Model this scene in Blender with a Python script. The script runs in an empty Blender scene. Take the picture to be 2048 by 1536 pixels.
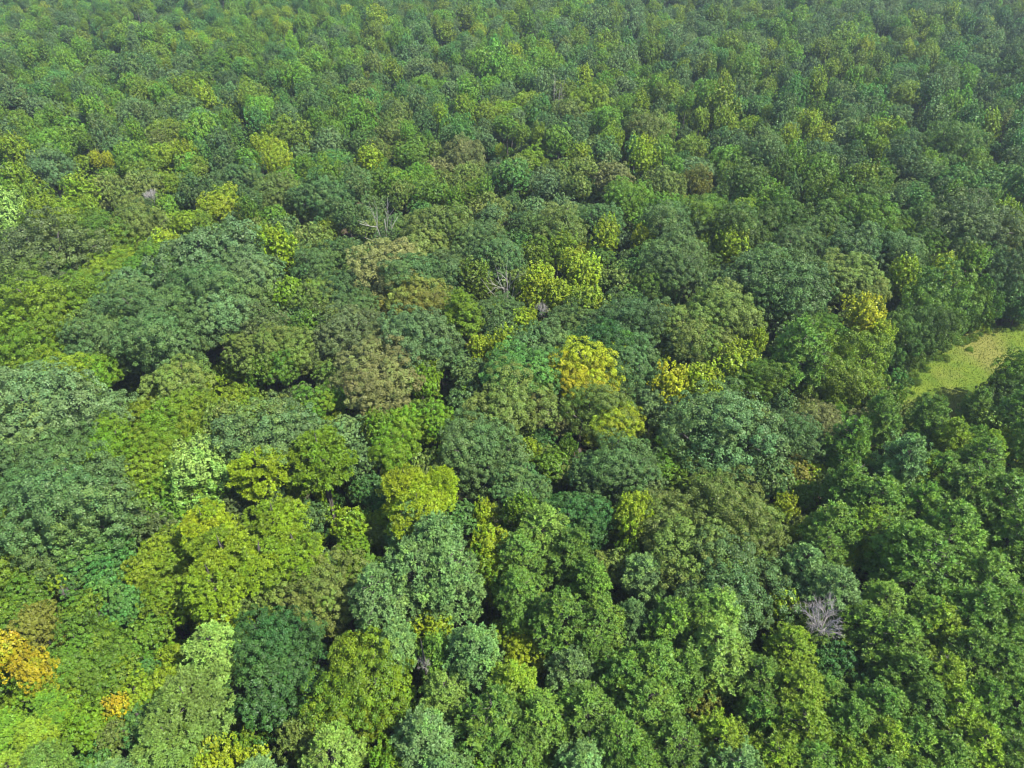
import bpy, math, random
import numpy as np

# ------------------------------------------------------------------ camera, sky, sun, exposure
SC = bpy.context.scene
COL = SC.collection
CAM_H, PITCH, F = 88.0, math.radians(38.0), 1410.0        # metres, down-tilt, focal length in photo pixels (2048 wide)
cam_data = bpy.data.cameras.new('camera')
cam_data.sensor_fit = 'HORIZONTAL'
cam_data.angle = 2 * math.atan(1024.0 / F)
cam_data.clip_end = 9000.0
cam = bpy.data.objects.new('camera', cam_data)
cam.location = (0, 0, CAM_H)
cam.rotation_euler = (math.pi / 2 - PITCH, 0, 0)
COL.objects.link(cam)
SC.camera = cam

SUN_EL, SUN_AZ = math.radians(55.0), math.radians(116.0)    # azimuth clockwise from +Y (view direction)
sun_dir = np.array([math.sin(SUN_AZ) * math.cos(SUN_EL), math.cos(SUN_AZ) * math.cos(SUN_EL), math.sin(SUN_EL)])
world = bpy.data.worlds.new('World')
SC.world = world
world.use_nodes = True
wn = world.node_tree
wn.nodes.clear()
sky = wn.nodes.new('ShaderNodeTexSky')
sky.sky_type = 'NISHITA'
sky.sun_disc = False
sky.sun_elevation = SUN_EL
sky.sun_rotation = SUN_AZ
bg = wn.nodes.new('ShaderNodeBackground')
bg.inputs['Strength'].default_value = 0.13
wo = wn.nodes.new('ShaderNodeOutputWorld')
wn.links.new(sky.outputs[0], bg.inputs[0])
wn.links.new(bg.outputs[0], wo.inputs[0])
sun_data = bpy.data.lights.new('sun', 'SUN')
sun_data.energy = 4.7
sun_data.angle = math.radians(0.6)
sun_data.color = (1.0, 0.95, 0.86)
sun = bpy.data.objects.new('sun', sun_data)
from mathutils import Vector
sun.rotation_euler = Vector(-sun_dir).to_track_quat('-Z', 'Y').to_euler()
sun.location = (60, -40, 200)
COL.objects.link(sun)
SC.view_settings.view_transform = 'Standard'
SC.view_settings.look = 'None'
SC.view_settings.exposure = 1.8
SC.view_settings.gamma = 1.0
SC.view_settings.use_curve_mapping = False
cy = SC.cycles
cy.max_bounces = 6
cy.diffuse_bounces = 3
cy.glossy_bounces = 1
cy.transmission_bounces = 3
cy.volume_bounces = 0
cy.transparent_max_bounces = 4
cy.use_denoising = True
cy.filter_width = 1.2 if hasattr(cy, 'filter_width') else 1.5

HAZE = 0.00011
TONE = np.array([0.555, 0.54, 0.40])          # photo pixel value (linear) -> base colour

# ------------------------------------------------------------------ helpers
def lin(c):
    c = np.asarray(c, float) / 255.0
    return np.where(c <= 0.04045, c / 12.92, ((c + 0.055) / 1.055) ** 2.4)

FWD = np.array([0, math.cos(PITCH), -math.sin(PITCH)])
UP = np.array([0, math.sin(PITCH), math.cos(PITCH)])
def ray(u, v):
    d = F * FWD + (u - 1024.0) * np.array([1.0, 0, 0]) - (v - 768.0) * UP
    return d / np.linalg.norm(d)
def at(u, v, z):
    d = ray(u, v)
    t = (z - CAM_H) / d[2]
    return np.array([0, 0, CAM_H]) + d * t
def proj(p):
    q = np.asarray(p, float) - np.array([0, 0, CAM_H])
    dep = q @ FWD
    return 1024 + F * q[0] / dep, 768 - F * (q @ UP) / dep, dep

def mat_nodes(name):
    m = bpy.data.materials.new(name)
    m.use_nodes = True
    nt = m.node_tree
    nt.nodes.clear()
    out = nt.nodes.new('ShaderNodeOutputMaterial')
    return m, nt, out
def N(nt, t, **kw):
    n = nt.nodes.new(t)
    for k, v in kw.items():
        setattr(n, k, v)
    return n

def leaf_material(name, gloss, transl, rough):
    m, nt, out = mat_nodes(name)
    tint = N(nt, 'ShaderNodeAttribute', attribute_type='INSTANCER', attribute_name='tint')
    lv = N(nt, 'ShaderNodeAttribute', attribute_type='GEOMETRY', attribute_name='leafvar')
    sep = N(nt, 'ShaderNodeSeparateXYZ')
    nt.links.new(lv.outputs['Vector'], sep.inputs[0])
    hsv = N(nt, 'ShaderNodeHueSaturation')
    tint2 = N(nt, 'ShaderNodeAttribute', attribute_type='INSTANCER', attribute_name='tint2')
    two = N(nt, 'ShaderNodeMix', data_type='RGBA')
    nt.links.new(sep.outputs[2], two.inputs[0]); nt.links.new(tint.outputs['Color'], two.inputs[6]); nt.links.new(tint2.outputs['Color'], two.inputs[7])
    nt.links.new(two.outputs[2], hsv.inputs['Color'])
    a = N(nt, 'ShaderNodeMapRange'); a.inputs['To Min'].default_value = 0.475; a.inputs['To Max'].default_value = 0.525
    a.inputs['From Min'].default_value = 0; a.inputs['From Max'].default_value = 1
    nt.links.new(sep.outputs[1], a.inputs['Value']); nt.links.new(a.outputs[0], hsv.inputs['Hue'])
    b = N(nt, 'ShaderNodeMapRange'); b.inputs['To Min'].default_value = 0.62; b.inputs['To Max'].default_value = 1.38
    nt.links.new(sep.outputs[0], b.inputs['Value']); nt.links.new(b.outputs[0], hsv.inputs['Value'])
    p = N(nt, 'ShaderNodeBsdfPrincipled')
    p.inputs['Roughness'].default_value = rough
    p.inputs['Specular IOR Level'].default_value = gloss
    nt.links.new(hsv.outputs[0], p.inputs['Base Color'])
    tr = N(nt, 'ShaderNodeBsdfTranslucent')
    g = N(nt, 'ShaderNodeMix', data_type='RGBA', blend_type='MULTIPLY')
    g.inputs[0].default_value = 1.0
    g.inputs[7].default_value = (1.12, 1.1, 0.6, 1)
    nt.links.new(hsv.outputs[0], g.inputs[6]); nt.links.new(g.outputs[2], tr.inputs['Color'])
    mx = N(nt, 'ShaderNodeMixShader'); mx.inputs[0].default_value = transl
    nt.links.new(p.outputs[0], mx.inputs[1]); nt.links.new(tr.outputs[0], mx.inputs[2])
    nt.links.new(mx.outputs[0], out.inputs[0])
    return m

def noise_material(name, c1, c2, scale, rough=0.9, c3=None, s3=1.0, bump=0.0):
    m, nt, out = mat_nodes(name)
    tc = N(nt, 'ShaderNodeTexCoord')
    n = N(nt, 'ShaderNodeTexNoise'); n.inputs['Scale'].default_value = scale; n.inputs['Detail'].default_value = 8
    nt.links.new(tc.outputs['Object'], n.inputs['Vector'])
    r = N(nt, 'ShaderNodeValToRGB')
    r.color_ramp.elements[0].position, r.color_ramp.elements[1].position = 0.35, 0.68
    r.color_ramp.elements[0].color = (*c1, 1); r.color_ramp.elements[1].color = (*c2, 1)
    nt.links.new(n.outputs[0], r.inputs[0])
    col = r.outputs[0]
    if c3 is not None:
        n2 = N(nt, 'ShaderNodeTexNoise'); n2.inputs['Scale'].default_value = s3; n2.inputs['Detail'].default_value = 5
        nt.links.new(tc.outputs['Object'], n2.inputs['Vector'])
        r2 = N(nt, 'ShaderNodeMapRange'); r2.inputs['From Min'].default_value = 0.48; r2.inputs['From Max'].default_value = 0.62
        nt.links.new(n2.outputs[0], r2.inputs['Value'])
        mx = N(nt, 'ShaderNodeMix', data_type='RGBA'); mx.inputs[7].default_value = (*c3, 1)
        nt.links.new(r2.outputs[0], mx.inputs[0]); nt.links.new(col, mx.inputs[6])
        col = mx.outputs[2]
    p = N(nt, 'ShaderNodeBsdfPrincipled'); p.inputs['Roughness'].default_value = rough
    p.inputs['Specular IOR Level'].default_value = 0.13
    nt.links.new(col, p.inputs['Base Color'])
    if bump:
        b = N(nt, 'ShaderNodeBump'); b.inputs['Strength'].default_value = bump; b.inputs['Distance'].default_value = 0.2
        nt.links.new(n.outputs[0], b.inputs['Height']); nt.links.new(b.outputs[0], p.inputs['Normal'])
    nt.links.new(p.outputs[0], out.inputs[0])
    return m

M_LEAF = leaf_material('broad_leaf', 0.2, 0.24, 0.5)
M_NEEDLE = leaf_material('pine_needle', 0.25, 0.3, 0.55)
M_BARK = noise_material('bark', (0.03, 0.027, 0.022), (0.085, 0.078, 0.066), 3.0)
M_PALE = noise_material('weathered_wood', (0.15, 0.14, 0.12), (0.28, 0.265, 0.24), 2.0)
M_PURPLE = noise_material('dead_twig_bark', (0.17, 0.155, 0.145), (0.30, 0.28, 0.265), 1.5)
M_FLOOR = noise_material('forest_floor', (0.024, 0.021, 0.013), (0.06, 0.045, 0.028), 0.35, c3=(0.022, 0.034, 0.012), s3=0.08, bump=0.5)
M_SOIL = noise_material('red_clay_soil', (0.17, 0.075, 0.045), (0.30, 0.14, 0.08), 0.8)
M_FIELD = noise_material('meadow_soil', (0.048, 0.084, 0.006), (0.076, 0.106, 0.008), 0.30, c3=(0.095, 0.098, 0.020), s3=0.055, bump=0.4)
M_GRAVEL = noise_material('pale_gravel', (0.42, 0.39, 0.36), (0.62, 0.59, 0.55), 1.5)

def mesh_obj(name, verts, faces, mats, mi=None, var=None, smooth=False):
    """verts n x 3, faces list of (k x m int array); returns a mesh datablock"""
    me = bpy.data.meshes.new(name)
    verts = np.asarray(verts, np.float32)
    loops = np.concatenate([f.reshape(-1) for f in faces]).astype(np.int32)
    sizes = np.concatenate([np.full(len(f), f.shape[1], np.int32) for f in faces])
    me.vertices.add(len(verts)); me.vertices.foreach_set('co', verts.reshape(-1))
    me.loops.add(len(loops)); me.loops.foreach_set('vertex_index', loops)
    me.polygons.add(len(sizes))
    st = np.zeros(len(sizes), np.int32); st[1:] = np.cumsum(sizes)[:-1]
    me.polygons.foreach_set('loop_start', st)
    for m in mats:
        me.materials.append(m)
    if mi is not None:
        me.polygons.foreach_set('material_index', np.asarray(mi, np.int32))
    if smooth:
        me.polygons.foreach_set('use_smooth', np.ones(len(sizes), bool))
    if var is not None:
        at_ = me.attributes.new('leafvar', 'FLOAT_VECTOR', 'POINT')
        at_.data.foreach_set('vector', np.asarray(var, np.float32).reshape(-1))
    me.update(calc_edges=True)
    me.validate()
    return me

def unit(v):
    return v / np.maximum(np.linalg.norm(v, axis=-1, keepdims=True), 1e-9)

def fib(n, rng, zmin=-1.0):
    i = np.arange(n) + 0.5
    z = 1 - (1 - zmin) * i / n
    ph = i * 2.399963 + rng.random() * 6.28
    r = np.sqrt(np.maximum(0, 1 - z * z))
    d = np.stack([r * np.cos(ph), r * np.sin(ph), z], 1)
    return unit(d + rng.normal(0, 0.12, d.shape))

def leaf_quads(c, nrm, size, rng, aspect=0.62):
    """rhombic leaf sprays: centre, normal, half-length"""
    t = unit(np.cross(nrm, unit(rng.normal(size=nrm.shape))))
    s = np.cross(nrm, t)
    L = size[:, None]
    W = L * aspect * rng.uniform(0.75, 1.25, (len(c), 1))
    droop = nrm * L * 0.25
    v = np.stack([c + t * L - droop, c + s * W, c - t * L - droop, c - s * W], 1).reshape(-1, 3)
    f = np.arange(len(c) * 4).reshape(-1, 4)
    return v, f

def tube(p0, p1, r0, r1, k=5):
    d = unit(np.asarray(p1, float) - np.asarray(p0, float))
    a = unit(np.cross(d, [0.31, 0.2, 0.93] if abs(d[2]) < 0.9 else [1.0, 0, 0]))
    b = np.cross(d, a)
    an = np.arange(k) * 2 * math.pi / k
    ring = np.cos(an)[:, None] * a + np.sin(an)[:, None] * b
    return np.concatenate([p0 + ring * r0, p1 + ring * r1]), np.array([[i, (i + 1) % k, k + (i + 1) % k, k + i] for i in range(k)])

class Sticks:
    def __init__(s): s.v, s.f, s.n = [], [], 0
    def add(s, p0, p1, r0, r1, k=5):
        v, f = tube(np.asarray(p0, float), np.asarray(p1, float), r0, r1, k)
        s.v.append(v); s.f.append(f + s.n); s.n += len(v)
    def path(s, pts, r0, r1, k=5):
        n = len(pts) - 1
        for i in range(n):
            s.add(pts[i], pts[i + 1], r0 + (r1 - r0) * i / n, r0 + (r1 - r0) * (i + 1) / n, k)
    def get(s): return np.concatenate(s.v), np.concatenate(s.f)

# ------------------------------------------------------------------ crown patterns (crown centre at the origin)
def crown_broad(seed, R, V, nb, nl, nleaf, leaf, kind):
    """clumps on boughs: boughs on an uneven ellipsoid, leafy clumps on each bough, leaf sprays on each clump"""
    rng = np.random.default_rng(seed)
    zmin = {'dome': -0.7, 'tall': -0.95, 'shrub': -0.3}[kind]
    d = fib(nb, rng, zmin)
    # several overlapping leaders make the outline uneven
    ns = {'dome': 5, 'tall': 4, 'shrub': 4}[kind]
    sa = np.arange(ns) * 6.283 / ns + rng.normal(0, 0.35, ns)
    so = rng.uniform(0.22, 0.5, ns)
    sub = np.stack([so * np.cos(sa), so * np.sin(sa), rng.uniform(-0.22, 0.25, ns)], 1)
    sr = rng.uniform(0.52, 0.72, ns)
    dc = d @ sub.T
    wob = (dc + np.sqrt(np.maximum(0.0, dc ** 2 - (sub ** 2).sum(1) + sr ** 2))).max(1)
    wob = wob / np.quantile(wob, 0.85) * (1 + rng.normal(0, 0.13, nb))
    E = np.array([R, R, V])
    k = {'dome': 0.72, 'tall': 0.70, 'shrub': 0.7}[kind]
    bc = d * E * k * wob[:, None]
    br = R * {'dome': 0.29, 'tall': 0.27, 'shrub': 0.32}[kind] * rng.uniform(0.55, 1.4, nb)
    stretch = np.array([1, 1, {'dome': 0.85, 'tall': 1.8, 'shrub': 0.8}[kind]])
    LC, LR, LN, LB = [], [], [], []
    for i in range(nb):
        dd = fib(nl, rng)
        out = dd @ unit(d[i] + np.array([0, 0, 0.35]))
        dd = dd[out > -0.25]
        c = bc[i] + dd * br[i] * stretch * rng.uniform(0.6, 1.18, (len(dd), 1))
        LC.append(c); LN.append(unit(dd + 0.3 * d[i])); LR.append(br[i] * rng.uniform(0.24, 0.42, len(dd)))
        LB.append(np.full(len(dd), rng.random()))
    LC, LN, LR, LB = map(np.concatenate, (LC, LN, LR, LB))
    n = len(LC)
    idx = np.repeat(np.arange(n), nleaf)
    dirs = unit(rng.normal(size=(n * nleaf, 3)) + 1.3 * LN[idx] + np.array([0, 0, 0.3]))
    rad = LR[idx] * rng.uniform(0.65, 1.1, len(idx)) ** 0.6
    c = LC[idx] + dirs * rad[:, None] * np.array([1, 1, 0.85])
    if kind == 'tall':
        c[:, 2] += rng.exponential(0.10, len(c)) * R * 0.5 * (dirs[:, 2] > 0.5)
    jit = {'dome': 0.55, 'tall': 0.8, 'shrub': 0.7}[kind]
    nr = unit(dirs + rng.normal(0, jit, dirs.shape) + np.array([0, 0, 0.25]))
    sz = leaf * rng.uniform(0.65, 1.25, len(c))
    lobe_v = np.clip(0.5 + 0.16 * rng.normal(size=n) + 0.22 * (LB - 0.5), 0, 1)
    var = np.stack([np.clip(lobe_v[idx] + rng.normal(0, 0.13, len(idx)), 0, 1),
                    np.clip(0.5 + 0.5 * (LB[idx] - 0.5) + rng.normal(0, 0.14, len(idx)), 0, 1), np.clip(((LB[idx] * 7.13) % 1.0 - 0.45) * 2.2 + rng.normal(0, 0.3, n)[idx] + rng.normal(0, 0.15, len(idx)), 0, 1)], 1)
    # inner foliage so that no daylight shows straight through the crown
    m = int(len(c) * 0.10)
    di = fib(m, rng, -0.9)
    ci = di * E * rng.uniform(0.35, 0.62, (m, 1))
    c = np.concatenate([c, ci]); nr = np.concatenate([nr, unit(di + rng.normal(0, 0.5, di.shape))])
    sz = np.concatenate([sz, leaf * rng.uniform(1.6, 2.6, m)])
    var = np.concatenate([var, np.stack([np.full(m, 0.45), np.full(m, 0.5), np.full(m, 0.3)], 1)])
    v, f = leaf_quads(c, nr, sz, rng)
    st = Sticks()
    base = np.array([0, 0, -V * 0.75])
    for i in range(0, nb, 2):
        mid = bc[i] * 0.5 + base * 0.45 + rng.normal(0, 0.06 * R, 3)
        st.path([base, mid, bc[i], bc[i] * 1.12], R * 0.04, R * 0.008, 4)
    return v, f, np.repeat(var, 4, 0), st.get()

def crown_pine(seed, R, V, nt, kind):
    """whorls of rising branches carrying round needle tufts ('pine'), or flat plates of tufts ('plate')"""
    rng = np.random.default_rng(seed)
    T, TN, TR, TV = [], [], [], []
    st = Sticks()
    st.path([(0, 0, -V), (0.02 * R, 0, 0), (0, 0, V * 0.96)], R * 0.055, R * 0.012, 5)
    if kind == 'pine':
        whorls = 15
        for w in range(whorls):
            q = w / (whorls - 1)                      # 0 top .. 1 bottom
            z = V * (0.95 - 1.75 * q)
            reach = R * (0.10 + 0.9 * (1 - (1 - min(1, q * 1.25)) ** 1.9) ** 0.85) * (1.0 if q < 0.75 else 1.0 - 1.0 * (q - 0.75))
            nbr = 4 + int(5 * min(1, q * 2))
            a0 = rng.random() * 6.28
            for b in range(nbr):
                a = a0 + b * 6.283 / nbr + rng.normal(0, 0.25)
                L = reach * rng.uniform(0.72, 1.12)
                rise = rng.uniform(0.15, 0.5) * L * (1.1 - q * 0.8) + (0.35 * R * 0.2)
                dr = np.array([math.cos(a), math.sin(a), 0])
                sd = np.array([-dr[1], dr[0], 0])
                p0 = np.array([0, 0, z]); p1 = p0 + dr * L + np.array([0, 0, rise])
                st.path([p0, p0 * 0.4 + p1 * 0.6 - np.array([0, 0, 0.06 * L]), p1], R * 0.018, R * 0.006, 3)
                nk = max(2, int(nt * L / R))
                lum = rng.random()
                for j in range(nk):
                    s = 0.38 + 0.62 * (j + rng.random()) / nk
                    off = sd * rng.normal(0, 0.13 * R) * (0.5 + s * 0.5) + np.array([0, 0, rng.uniform(-0.03, 0.15) * R])
                    c = p0 + (p1 - p0) * s + off
                    T.append(c); TN.append(unit(dr * 0.55 + np.array([0, 0, 0.9]) + off * 0.6 / R))
                    TR.append(R * rng.uniform(0.085, 0.13)); TV.append(lum)
        for j in range(int(nt * 1.2)):
            c = np.array([rng.normal(0, 0.10 * R), rng.normal(0, 0.10 * R), V * rng.uniform(0.8, 1.02)])
            T.append(c); TN.append(np.array([0, 0, 1.0])); TR.append(R * 0.12); TV.append(rng.random())
    else:
        plates = 26
        d = fib(plates, rng, -0.75)
        for i in range(plates):
            q = 0.62 * rng.uniform(0.85, 1.2)
            c0 = d[i] * np.array([R, R, V]) * q
            pr = R * rng.uniform(0.27, 0.42)
            st.path([(0, 0, c0[2] - 0.25 * V), c0 * 0.6 + np.array([0, 0, c0[2] * 0.3 - 0.1 * V]), c0 - np.array([0, 0, 0.04 * V])], R * 0.025, R * 0.008, 4)
            lum = rng.random()
            for j in range(int(nt * 3.6)):
                a = rng.random() * 6.283; rr = pr * math.sqrt(rng.random())
                c = c0 + np.array([rr * math.cos(a), rr * math.sin(a), pr * 0.42 * (1 - (rr / pr) ** 2) + rng.normal(0, 0.03 * R)])
                T.append(c); TN.append(unit(np.array([math.cos(a) * rr / pr * 0.7, math.sin(a) * rr / pr * 0.7, 0.9])))
                TR.append(R * rng.uniform(0.075, 0.115)); TV.append(lum)
    T, TN, TR, TV = map(np.array, (T, TN, TR, TV))
    n, k = len(T), 30
    idx = np.repeat(np.arange(n), k)
    dirs = unit(rng.normal(size=(n * k, 3)) + 0.75 * TN[idx])
    L = TR[idx] * rng.uniform(0.8, 1.2, n * k)
    side = unit(np.cross(dirs, TN[idx] + rng.normal(0, 0.35, dirs.shape))) * (L * rng.uniform(0.085, 0.16, n * k))[:, None]
    c = T[idx]
    tip = c + dirs * L[:, None]
    mid = c + dirs * (L * 0.5)[:, None]
    v = np.stack([c, mid + side, tip, mid - side], 1).reshape(-1, 3)
    f = np.arange(n * k * 4).reshape(-1, 4)
    tv = np.clip(0.5 + 0.2 * rng.normal(size=n) + 0.25 * (TV - 0.5), 0, 1)
    var = np.stack([np.clip(tv[idx] + rng.normal(0, 0.1, n * k), 0, 1),
                    np.clip(0.5 + 0.3 * (TV[idx] - 0.5) + rng.normal(0, 0.1, n * k), 0, 1), np.clip(((TV[idx] * 7.13) % 1.0 - 0.45) * 2.0 + rng.normal(0, 0.3, n)[idx], 0, 1)], 1)
    return v, f, np.repeat(var, 4, 0), st.get()

def trunk_mesh(seed, mat):
    """unit-height tapered trunk, base flare, slight lean; radius 1 at breast height (scaled per tree)"""
    rng = np.random.default_rng(seed)
    st = Sticks()
    pts = [np.array([rng.normal(0, 0.5) * (z > 0.1), rng.normal(0, 0.5) * (z > 0.1), z]) for z in (0, 0.06, 0.3, 0.65, 1.0)]
    rad = [1.7, 1.1, 0.95, 0.75, 0.45]
    for i in range(4):
        st.add(pts[i], pts[i + 1], rad[i], rad[i + 1], 8)
    v, f = st.get()
    return mesh_obj('trunk', v, [f], [mat], smooth=True)

def dead_crown(seed, style):
    """bare branching; unit height 1, base at origin"""
    rng = np.random.default_rng(seed)
    st = Sticks()
    def grow(p, d, L, r, depth):
        pts = [p]
        n = 3
        for i in range(n):
            d = unit(d + rng.normal(0, 0.10, 3) + np.array([0, 0, 0.03]))
            pts.append(pts[-1] + d * L / n)
        st.path(pts, r, r * 0.55, 4 if depth > 1 else 3)
        if depth == 0:
            return
        m = {'fan': [4, 5, 4, 3, 3], 'snag': [3, 3, 2, 2, 2]}[style][min(4, 4 - depth)] if style == 'fan' else (3 if depth > 1 else 2)
        for j in range(m):
            s = rng.uniform(0.35, 1.0)
            i = min(n - 1, int(s * n))
            q = pts[i] + (pts[i + 1] - pts[i]) * (s * n - i)
            sp = 0.42 if style == 'fan' else 0.5
            grow(q, unit(d + rng.normal(0, sp, 3)), L * rng.uniform(0.48, 0.72), r * 0.5, depth - 1)
    if style == 'fan':
        st.add((0, 0, -0.5), (0, 0, 0.02), 0.02, 0.017, 6)
        for j in range(6):
            a = j * 1.05 + rng.random()
            grow(np.array([0, 0, 0.0]), unit(np.array([0.45 * math.cos(a), 0.45 * math.sin(a), 0.85])), 0.42, 0.02, 4)
    else:
        for j in range(4):
            a = j * 1.6 + rng.random()
            grow(np.array([0.04 * math.cos(a), 0.04 * math.sin(a), -0.9]), unit(np.array([0.18 * math.cos(a), 0.18 * math.sin(a), 1.0])), 1.5 * rng.uniform(0.6, 1.1), 0.02, 2)
    return st.get()

# kind -> (pattern builders, V/R ratio, height rule)
PAT = {}
def add_pat(key, R, V, got, leafmat, far=None):
    v, f, var, (sv, sf) = got
    i = len(PAT.setdefault(key, []))
    crown = mesh_obj(f'crown_{key}_{i}', v, [f], [leafmat], var=var)
    limb = mesh_obj(f'limb_{key}_{i}', sv, [sf], [M_BARK])
    if far is not None: v, f, var, _ = far
    # one mesh with a trunk for the far forest
    h = 2.6 * V
    tv, tf = tube(np.array([0, 0, -V - h * 0.5]), np.array([0, 0, 0.2 * V]), 0.035 * R + 0.12, 0.06, 5)
    av = np.concatenate([v, tv]); avar = np.concatenate([var, np.full((len(tv), 3), 0.5)])
    whole = mesh_obj(f'whole_{key}_{i}', av, [f, tf + len(v)], [leafmat, M_BARK], mi=np.concatenate([np.zeros(len(f)), np.ones(len(tf))]), var=avar)
    PAT[key].append((R, V, crown, limb, whole))

for s in range(6):
    add_pat('O', 6.0, 5.6, crown_broad(10 + s, 6.0, 5.6, 28, 24, 108, 0.106, 'dome'), M_LEAF, crown_broad(10 + s, 6.0, 5.6, 28, 22, 34, 0.19, 'dome'))
for s in range(5):
    add_pat('o', 3.6, 3.5, crown_broad(30 + s, 3.6, 3.5, 18, 20, 76, 0.098, 'dome'), M_LEAF, crown_broad(30 + s, 3.6, 3.5, 18, 18, 26, 0.17, 'dome'))
for s in range(5):
    add_pat('T', 3.2, 4.8, crown_broad(40 + s, 3.2, 4.8, 18, 18, 70, 0.098, 'tall'), M_LEAF, crown_broad(40 + s, 3.2, 4.8, 18, 16, 24, 0.17, 'tall'))
for s in range(2):
    add_pat('S', 2.6, 2.0, crown_broad(50 + s, 2.6, 2.0, 14, 16, 26, 0.14, 'shrub'), M_LEAF)
for s in range(5):
    add_pat('P', 3.0, 4.3, crown_pine(60 + s, 3.0, 4.3, 13, 'pine'), M_NEEDLE)
for s in range(3):
    add_pat('L', 4.0, 4.6, crown_pine(70 + s, 4.0, 4.6, 9, 'plate'), M_NEEDLE)
TRUNKS = [trunk_mesh(80 + s, M_BARK) for s in range(4)]
RATIO = {'O': 0.93, 'T': 1.5, 'S': 0.78, 'E': 1.3, 'P': 1.42, 'L': 1.15, 'D': 1.0}

# ------------------------------------------------------------------ colours read off the photograph (sRGB)
PALETTE = {
    'b': (86, 120, 74), 'B': (100, 133, 90), 'e': (92, 110, 72), 'd': (82, 116, 60), 'D': (66, 108, 66),
    'g': (88, 125, 50), 'G': (104, 150, 58), 'H': (84, 133, 70), 'o': (114, 134, 68), 't': (126, 131, 86),
    'l': (124, 152, 38), 'm': (104, 144, 32), 'y': (140, 164, 30), 'Y': (168, 176, 26), 'k': (172, 158, 44),
    'n': (126, 128, 60), 'p': (87, 121, 62), 'q': (94, 126, 82), 'r': (116, 148, 74), 'v': (108, 136, 54),
    'w': (146, 184, 100),
}
TURN = {'y': 'l', 'Y': 'y', 'k': 'l', 'l': 'g', 'm': 'l', 'n': 'o', 'b': 'o', 'B': 'o', 'e': 'o', 'd': 'v', 'D': 'g', 'g': 'l', 'G': 'l', 'H': 'v', 'o': 'g', 't': 'o', 'p': 'v', 'q': 'r', 'r': 'v', 'v': 'l', 'w': 'G'}
WORDS = {
    'b': 'blue-green', 'B': 'pale grey-green', 'e': 'dull grey-green', 'd': 'dark green', 'D': 'deep bottle-green',
    'g': 'mid-green', 'G': 'fresh green', 'H': 'cool green', 'o': 'olive-green', 't': 'tan-tinged olive',
    'l': 'yellow-green', 'm': 'vivid green', 'y': 'greenish-yellow', 'Y': 'bright yellow', 'k': 'golden-orange',
    'n': 'brownish-olive', 'p': 'pine-green', 'q': 'bluish-green', 'r': 'light green', 'v': 'warm green', 'w': 'pale-tipped green',
}

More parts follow.
